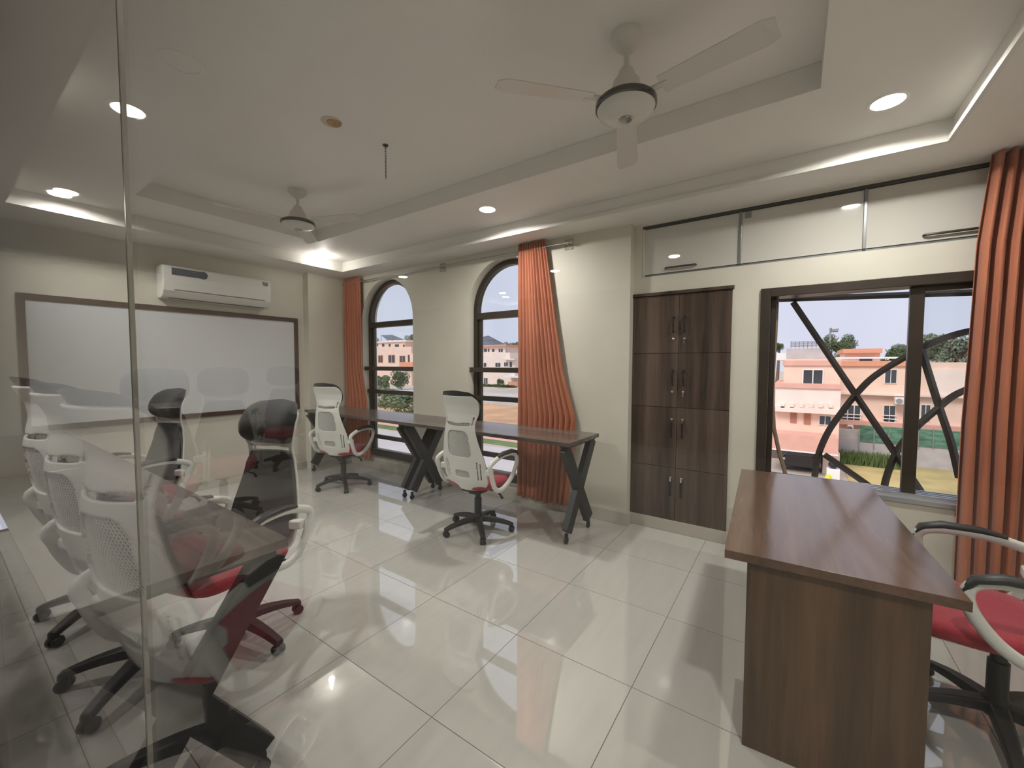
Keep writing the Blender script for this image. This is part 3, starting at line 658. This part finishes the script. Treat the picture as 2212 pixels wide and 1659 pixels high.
def rnd_grass(name, label, x0, x1, y0, y1, n, h, m):
    mb = MB(); r_ = random.Random(n)
    for _ in range(n):
        x, y, a, hh, w = r_.uniform(x0, x1), r_.uniform(y0, y1), r_.uniform(0, 3.14), h*r_.uniform(.5, 1.2), .05
        dx, dy = math.cos(a)*w, math.sin(a)*w; lx, ly = r_.uniform(-.2, .2), r_.uniform(-.2, .2)
        mb.add([(x-dx, y-dy, GZ), (x+dx, y+dy, GZ), (x+lx, y+ly, GZ+hh)], [(0, 1, 2)])
    return tag(mb.build(name, m, fix=False), label, None, None, 'stuff')
rnd_grass('weeds', 'tall green weeds along the foot of the boundary wall', 2.6, 5.4, 32.4, 33.7, 1800, .75, GRASSM)

# ------------------------------------------------------------------ houses across the lawn
class House:
    """boxes laid out on a facade plane by the pixel rectangle they cover"""
    def __init__(s, name, label, Y, conv, depth): s.Y, s.conv, s.D = Y, conv, depth; s.t = thing(name, label, 'house', (0, 0, 0))
    def rect(s, a, b, c, d, Y):
        mx, my = (a+c)/2, (b+d)/2; xs = [at(*s.conv(k, my), Y).x for k in (a, c)]; zs = [at(*s.conv(mx, k), Y).z for k in (b, d)]
        return min(xs), max(xs), min(zs), max(zs)
    def block(s, name, m, a, b, c, d, y0=0., depth=None, floor=False, bevel=0.):
        x0, x1, z0, z1 = s.rect(a, b, c, d, s.Y+y0)
        return bx(name, m, s.t, x0, x1, s.Y+y0, s.Y+y0+(depth or s.D), GZ if floor else z0, z1, bevel)
    def window(s, a, b, c, d, panes=2, y0=0., bars=0, m=WFR):
        x0, x1, z0, z1 = s.rect(a, b, c, d, s.Y+y0); f = .05*max(.6, (x1-x0)); y = s.Y+y0
        mb = MB(); mb.box(x0, x1, y-.06, y+.05, z0, z0+f); mb.box(x0, x1, y-.06, y+.05, z1-f, z1)
        for k in range(panes+1):
            xc = x0+(x1-x0-f)*k/panes; mb.box(xc, xc+f, y-.06, y+.05, z0+f, z1-f)
        w = mb.build('window', m, s.t)
        for k in range(panes):
            xa = x0+(x1-x0-f)*k/panes+f; xb = x0+(x1-x0-f)*(k+1)/panes
            bx('pane', DGLAS, w, xa, xb, y-.02, y+.03, z0+f, z1-f)
        for k in range(bars):
            zz = z0+(z1-z0)*(.08+.36*k/max(1, bars-1)); bx('window_bar', WFR, w, x0-.05, x1+.05, y-.14, y-.10, zz, zz+.06)
        return w
H = House('house', 'peach house with a balcony, carport and bracketed ledge', 29, z6, 7)
H.block('upper_wall', PEACH, 275, 640, 640, 830, .8); H.block('parapet_band', SALMON, 268, 648, 645, 680, .7)
H.window(395, 705, 530, 805, 2, .8)
H.block('balcony_wall', PALE, 222, 815, 640, 958, 0); H.block('balcony_cap', SALMON, 218, 798, 642, 826, -.1)
H.block('ledge', PALE, 215, 950, 632, 985, -.35)
for zx in (268, 328, 390, 450, 512, 575): H.block('beam_end', PALE, zx-12, 925, zx+13, 950, -.35, .6)
H.block('lower_wall', PEACH, 212, 980, 630, 1175, .1)
for r_ in ((318, 982, 358, 1046), (405, 985, 448, 1056)): H.block('wall_panel', TERRA, *r_, .04, .1)
H.window(500, 1000, 580, 1062, 2, .1); H.block('canopy', SALMON, 172, 1130, 626, 1232, -1.6, 1.7); H.block('canopy_edge', WFR, 172, 1230, 626, 1238, -1.62, .2)
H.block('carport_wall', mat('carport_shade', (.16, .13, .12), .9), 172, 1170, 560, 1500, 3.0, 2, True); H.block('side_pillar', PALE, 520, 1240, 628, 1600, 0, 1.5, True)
H.block('roof_store', CONC, 292, 570, 560, 645, 2.5, 3); H.block('tank_base', WFR, 228, 600, 296, 645, 3, 3)
for k in range(5): H.block('roof_rail', mat('rusty_rail', (.16, .12, .11), .7), 320, 527+k*7, 490, 530+k*7, 2.6, .05)
for k in range(7): H.block('rail_post', mat('rusty_rail', (0, 0, 0)), 320+k*27, 525, 323+k*27, 570, 2.65, .05)
for k in range(8): H.block('gate_bar', STEEL, 360+k*12, 1245, 364+k*12, 1400, 2.8, .05)
H2 = House('house', 'long peach house with orange parapet behind the boundary wall', 37, z6, 8)
H2.block('main_wall', PEACH, 625, 660, 1750, 1100, 0, floor=True); H2.block('parapet_band', ORNG, 622, 652, 1100, 684, -.15)
H2.block('white_wall', PALE, 1215, 705, 1760, 876, -.1, 1); H2.block('storey_ledge', PALE, 622, 868, 1750, 882, -.35, 1); H2.block('storey_ledge', SALMON, 622, 1062, 1750, 1092, -.5, 1)
H2.block('roof_room', PALE, 665, 596, 892, 656, 1.5, 4); H2.block('roof_slab', ORNG, 655, 572, 908, 600, 1.0, 5); H2.window(755, 625, 846, 656, 1, 1.5, m=SALMON)
H2.block('parapet_wall', WFR, 612, 626, 1010, 637, .1, .3); H2.window(920, 705, 1000, 795, 2); H2.window(640, 930, 770, 1045, 3, 0, 3); H2.window(912, 935, 990, 1055, 2, 0, 3); H2.window(1150, 930, 1215, 1040, 2)
for (a, b, c, d) in ((988, 886, 1066, 930), (684, 1064, 722, 1104)):
    u = H2.block('condenser_unit', WHITE, a, b, c, d, -.8, .5, bevel=.03)
    x0, x1, z0, z1 = H2.rect(a, b, c, d, 36.2); MB().lathe([((z1-z0)*.36, 0), ((z1-z0)*.36, .03)], 18, Matrix.Translation((x0+(x1-x0)*.35, 36.19, (z0+z1)/2)) @ Matrix.Rotation(R(90), 4, 'X')).build('fan_guard', STEEL, u)
bw = thing('boundary_wall', 'grey boundary wall topped by a green shade net', 'wall', (0, 0, 0), kind=None)
HB = House.__new__(House); HB.Y, HB.conv, HB.D, HB.t = 34.0, z6, .3, bw
HB.block('wall_base', CONC, 622, 1185, 1760, 1400, 0, floor=True); HB.block('shade_net', MESHG, 755, 1092, 1700, 1205, -.05, .03)
for k in range(10): HB.block('net_post', STEEL, 755+k*95, 1085, 761+k*95, 1210, -.12, .06)
HB.block('wall_end', CONC, 625, 1090, 758, 1200, .05)
car = thing('parked_car', 'black car parked under the carport', 'car', (.45, 28.6, GZ))
cp = [(-.88, .28), (-.92, .62), (-.85, .85), (-.68, .95), (-.55, 1.38), (-.4, 1.46), (.4, 1.46), (.55, 1.38), (.68, .95), (.85, .85), (.92, .62), (.88, .28)]
MB().prism(cp, -.1, 3.2, 'y').build('body', CARM, car, bevel=.12, seg=3)
MB().prism([(-.60, .98), (-.50, 1.34), (.50, 1.34), (.60, .98)], -.13, -.09, 'y').build('windscreen', DGLAS, car)
for x in (-.78, .78):
    for y in (.7, 2.5): MB().lathe([(.12, -.1), (.31, -.1), (.31, .1), (.12, .1)], 18, Matrix.Translation((x, y, .31)) @ Matrix.Rotation(R(90), 4, 'Y')).build('wheel', BPLAS, car)
    bx('head_lamp', WFR, car, x-.12, x+.08, -.14, -.05, .66, .78)
gp = thing('gate_post', 'white gate post with a dark round finial beside the carport', 'gate post', (0, 0, 0)); g0 = at(*z6(592, 1340), 27.2)
bx('post', WFR, gp, g0.x-.28, g0.x+.28, 27.0, 27.5, GZ, g0.z, .03); MB().lathe([(.08, 0), (.19, .1), (.22, .22), (.17, .34), (.05, .4)], 16, Matrix.Translation((g0.x, 27.25, g0.z))).build('finial', BPLAS, gp, smooth=60)
yb = at(*z6(560, 1380), 26.8); o = MB().lathe([(.16, GZ), (.19, GZ+.1), (.17, yb.z-.2), (.10, yb.z)], 14, Matrix.Translation((yb.x, 26.8, 0))).build('yellow_bollard', mat('bright_yellow', (.75, .68, .03), .6), smooth=60); tag(o, 'bright yellow bollard beside the white gate post', 'bollard')

# ------------------------------------------------------------------ trees, lamp, hill
def crown_mesh(seed, n, leaf, squash=(1, 1, 1), lobes=9, airy=.35):
    r_ = random.Random(seed); mb = MB(); L = [(Vector((r_.gauss(0, .42), r_.gauss(0, .42), r_.uniform(-.45, .55))), r_.uniform(.28, .55)) for _ in range(lobes)]
    for _ in range(n):
        c, rad = r_.choice(L); d_ = Vector((r_.gauss(0, 1), r_.gauss(0, 1), r_.gauss(0, 1))).normalized(); p_ = c + d_*rad*(1-airy*r_.random()**2)
        p_ = Vector((p_.x*squash[0], p_.y*squash[1], p_.z*squash[2]))
        a = Vector((r_.gauss(0, 1), r_.gauss(0, 1), r_.gauss(0, 1))).normalized(); b = a.cross(d_); b = b.normalized() if b.length > .01 else Vector((1, 0, 0))
        s_ = leaf*r_.uniform(.6, 1.3); mb.add([p_-a*s_, p_+b*s_*.6, p_+a*s_, p_-b*s_*.6], [(0, 1, 2, 3)])
    return mb
CR = {}
def tree(label, px, top, Y, wpx, m, seed, base_z=GZ, airy=.35, group='trees outside the windows', name='tree', leaf=.075):
    k = (seed % 4, m.name)
    p0 = at(px, top, Y); dpt = (Y/ray(px, top).y); rad = wpx/2*dpt/FPX; hgt = p0.z-base_z
    t = thing(name, label, 'tree' if name == 'tree' else 'shrub', (p0.x, Y, base_z), R(37*seed), group)
    rz = min(rad*1.0, hgt*.55)
    if k not in CR: CR[k] = crown_mesh(seed % 4+20, 2600, leaf, airy=airy).build('crown', m, None, fix=False)
    c = CR[k]
    if c.parent is not None: c = c.copy(); C.objects.link(c)
    c.parent = t; c.location = (0, 0, hgt-rz*.95); c.scale = (rad, rad, rz)
    tr = MB(); tr.tube([(0, 0, 0), (.1, .05, (hgt-rz)*.5), (0, 0, hgt-rz*.8)], [hgt*.03, hgt*.022, hgt*.012], 7)
    for q in range(4): a = q*1.6+seed; tr.tube([(0, 0, hgt-rz*1.4), (math.cos(a)*rad*.3, math.sin(a)*rad*.3, hgt-rz*.8), (math.cos(a)*rad*.6, math.sin(a)*rad*.6, hgt-rz*.3)], [hgt*.012, hgt*.008, hgt*.004], 5)
    tr.build('trunk', BARK, t, smooth=60)
    return t
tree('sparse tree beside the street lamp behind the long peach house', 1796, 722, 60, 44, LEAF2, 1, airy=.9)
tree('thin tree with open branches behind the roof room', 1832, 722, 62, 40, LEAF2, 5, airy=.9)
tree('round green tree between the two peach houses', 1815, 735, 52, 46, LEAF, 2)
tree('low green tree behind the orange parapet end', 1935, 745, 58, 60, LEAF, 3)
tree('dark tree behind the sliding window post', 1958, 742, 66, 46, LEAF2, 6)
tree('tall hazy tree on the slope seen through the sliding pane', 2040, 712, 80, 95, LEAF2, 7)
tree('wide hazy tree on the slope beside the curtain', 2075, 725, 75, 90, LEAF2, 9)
tree('slim tree behind the grey rooftop store', 1684, 740, 55, 22, LEAF, 4)
lp = thing('street_lamp', 'tall street lamp rising behind the peach roofs', 'street lamp', (0, 0, 0)); a, b = at(*z6(575, 440), 56), at(*z6(575, 520), 56); b = at(*z6(603, 445), 56)
MB().tube([(a.x, 56, GZ), (a.x, 56, a.z)], .09, 8).build('pole', STEEL, lp); MB().bar((a.x, 56, a.z), (b.x, 56, b.z), .08, .08).build('arm', STEEL, lp); MB().box(b.x-.3, b.x+.3, 55.7, 56.3, b.z-.35, b.z+.1).build('lamp_head', STEEL, lp, bevel=.08)
hl = MB(); nx, ny = 24, 6; vs, fs = [], []
for j in range(ny+1):
    for i in range(nx+1):
        x = 8+90*i/nx; y = 85+60*j/ny; vs.append((x, y, GZ+(6.2+3.2*math.sin(i*.5)*.35+random.uniform(-.3, .3))*min(1, j/2.)))
for j in range(ny):
    for i in range(nx): fs.append((j*(nx+1)+i, j*(nx+1)+i+1, (j+1)*(nx+1)+i+1, (j+1)*(nx+1)+i))
struct(hl.add(vs, fs).build('hill', mat('brown_slope', (.36, .30, .26), .95, noise=.25, nscale=.15)), 'bare brown slope beyond the houses')

# far houses seen through the arched windows
def z4(zx, zy): return (640+zx/3.16, 480+zy/3.16)
F1 = House('house', 'distant cream house with solar panels over its flat roof', 82, z4, 12)
F1.block('main_wall', PEACH, 400, 855, 786, 985, 0, floor=True); F1.block('top_storey', PEACH, 430, 818, 742, 860, 2); F1.block('parapet_band', PALE, 420, 812, 750, 822, 1.5)
F1.block('balcony', ORNG, 703, 955, 795, 988, -1.5, 2); F1.block('balcony_pier', PEACH, 775, 895, 795, 985, -1, 1.2)
for r_ in ((560, 908, 592, 960), (628, 905, 675, 962), (705, 910, 745, 960), (762, 905, 777, 955), (520, 900, 545, 962)):
    F1.window(*r_, 2 if r_[2]-r_[0] > 20 else 1, 0, m=ORNG)
for r_ in ((530, 826, 562, 850), (585, 828, 604, 851), (630, 829, 646, 851), (672, 831, 704, 853), (728, 834, 742, 853)): F1.window(*r_, 1, 2, m=WFR)
def solar(Hs, quad, y0, y1, label_posts):
    p_ = [at(*z4(*quad[k]), Hs.Y+(y0 if k in (2, 3) else y1)) for k in range(4)]
    for i in range(4):
        for j in range(2):
            def P(u, v): return (p_[0]*(1-u)+p_[1]*u)*(1-v)+(p_[3]*(1-u)+p_[2]*u)*v
            c = [P((i+.03)/4, (j+.03)/2), P((i+.97)/4, (j+.03)/2), P((i+.97)/4, (j+.97)/2), P((i+.03)/4, (j+.97)/2)]
            dn = Vector((0, 0, -.15)); MB().add(c+[q+dn for q in c], [(0, 1, 2, 3), (7, 6, 5, 4), (0, 4, 5, 1), (1, 5, 6, 2), (2, 6, 7, 3), (3, 7, 4, 0)]).build('solar_panel', SOLAR, Hs.t)
    for q in p_: MB().tube([tuple(q), (q.x, q.y, q.z-label_posts)], .12, 6).build('panel_post', STEEL, Hs.t)
solar(F1, [(580, 770), (655, 768), (735, 800), (620, 803)], 3, 8, 3.0)
F2 = House('house', 'distant pink-white house with a slanted solar array on top', 98, z4, 12)
F2.block('main_wall', PALE, 1180, 892, 1458, 1120, 0, floor=True); F2.block('side_wing', PALE, 1400, 935, 1490, 1120, -1.5, floor=True); F2.block('top_storey', PALE, 1190, 845, 1425, 895, 2); F2.block('roof_slab', ORNG, 1185, 838, 1432, 848, 1)
for r_, n in (((1280, 862, 1304, 887), 1), ((1308, 862, 1320, 887), 1), ((1335, 864, 1355, 887), 1), ((1380, 862, 1412, 889), 2)): F2.window(*r_, n, 2)
for r_, n, y in (((1258, 958, 1300, 991), 2, 0), ((1358, 958, 1396, 991), 2, 0), ((1418, 955, 1446, 986), 2, -1.5), ((1456, 952, 1474, 990), 1, -1.5), ((1280, 1062, 1308, 1118), 2, 0)): F2.window(*r_, n, y)
F2.block('canopy', WFR, 1415, 1050, 1525, 1062, -5, 6); F2.block('gate', ORNG, 1445, 1090, 1510, 1125, -5, .4, True); F2.block('pergola', PALE, 1410, 932, 1488, 940, -3, 3)
solar(F2, [(1240, 790), (1310, 772), (1435, 838), (1262, 842)], 1, 9, 3.0)
F3 = House('house', 'distant dark grey house behind the pink-white one', 124, z4, 8)
F3.block('main_wall', mat('dark_grey_render', (.10, .105, .13), .8), 1440, 880, 1600, 1060, floor=True); F3.block('roof_tank', WFR, 1462, 868, 1492, 893, -.5, 2)
hd = thing('hedge', 'clipped green hedge in front of the pink-white house', 'hedge', (0, 0, 0)); a, b = at(*z4(1236, 1118), 90), at(*z4(1490, 1118), 90)
mb = MB(); rr = random.Random(3)
for _ in range(2500):
    p_ = Vector((rr.uniform(a.x-4, b.x), rr.uniform(89, 91), rr.uniform(GZ, a.z))); e = Vector((rr.gauss(0, .3), rr.gauss(0, .3), rr.gauss(0, .3))); f_ = Vector((rr.gauss(0, .3), rr.gauss(0, .3), rr.gauss(0, .3))); mb.add([p_-e, p_+f_, p_+e, p_-f_], [(0, 1, 2, 3)])
mb.build('foliage', LEAF, hd, fix=False)
k = 0
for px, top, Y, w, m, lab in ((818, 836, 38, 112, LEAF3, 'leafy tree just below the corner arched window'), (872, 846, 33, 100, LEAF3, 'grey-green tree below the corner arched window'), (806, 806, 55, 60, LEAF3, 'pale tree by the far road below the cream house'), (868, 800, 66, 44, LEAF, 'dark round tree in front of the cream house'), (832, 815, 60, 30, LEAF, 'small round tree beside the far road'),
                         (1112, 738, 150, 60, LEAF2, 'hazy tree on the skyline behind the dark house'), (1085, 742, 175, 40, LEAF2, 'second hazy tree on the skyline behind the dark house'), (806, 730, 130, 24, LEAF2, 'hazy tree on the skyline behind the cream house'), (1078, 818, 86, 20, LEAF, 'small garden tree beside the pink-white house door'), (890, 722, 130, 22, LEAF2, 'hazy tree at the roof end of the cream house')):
    tree(lab, px, top, Y, w, m, k+1, name='tree'); k += 1
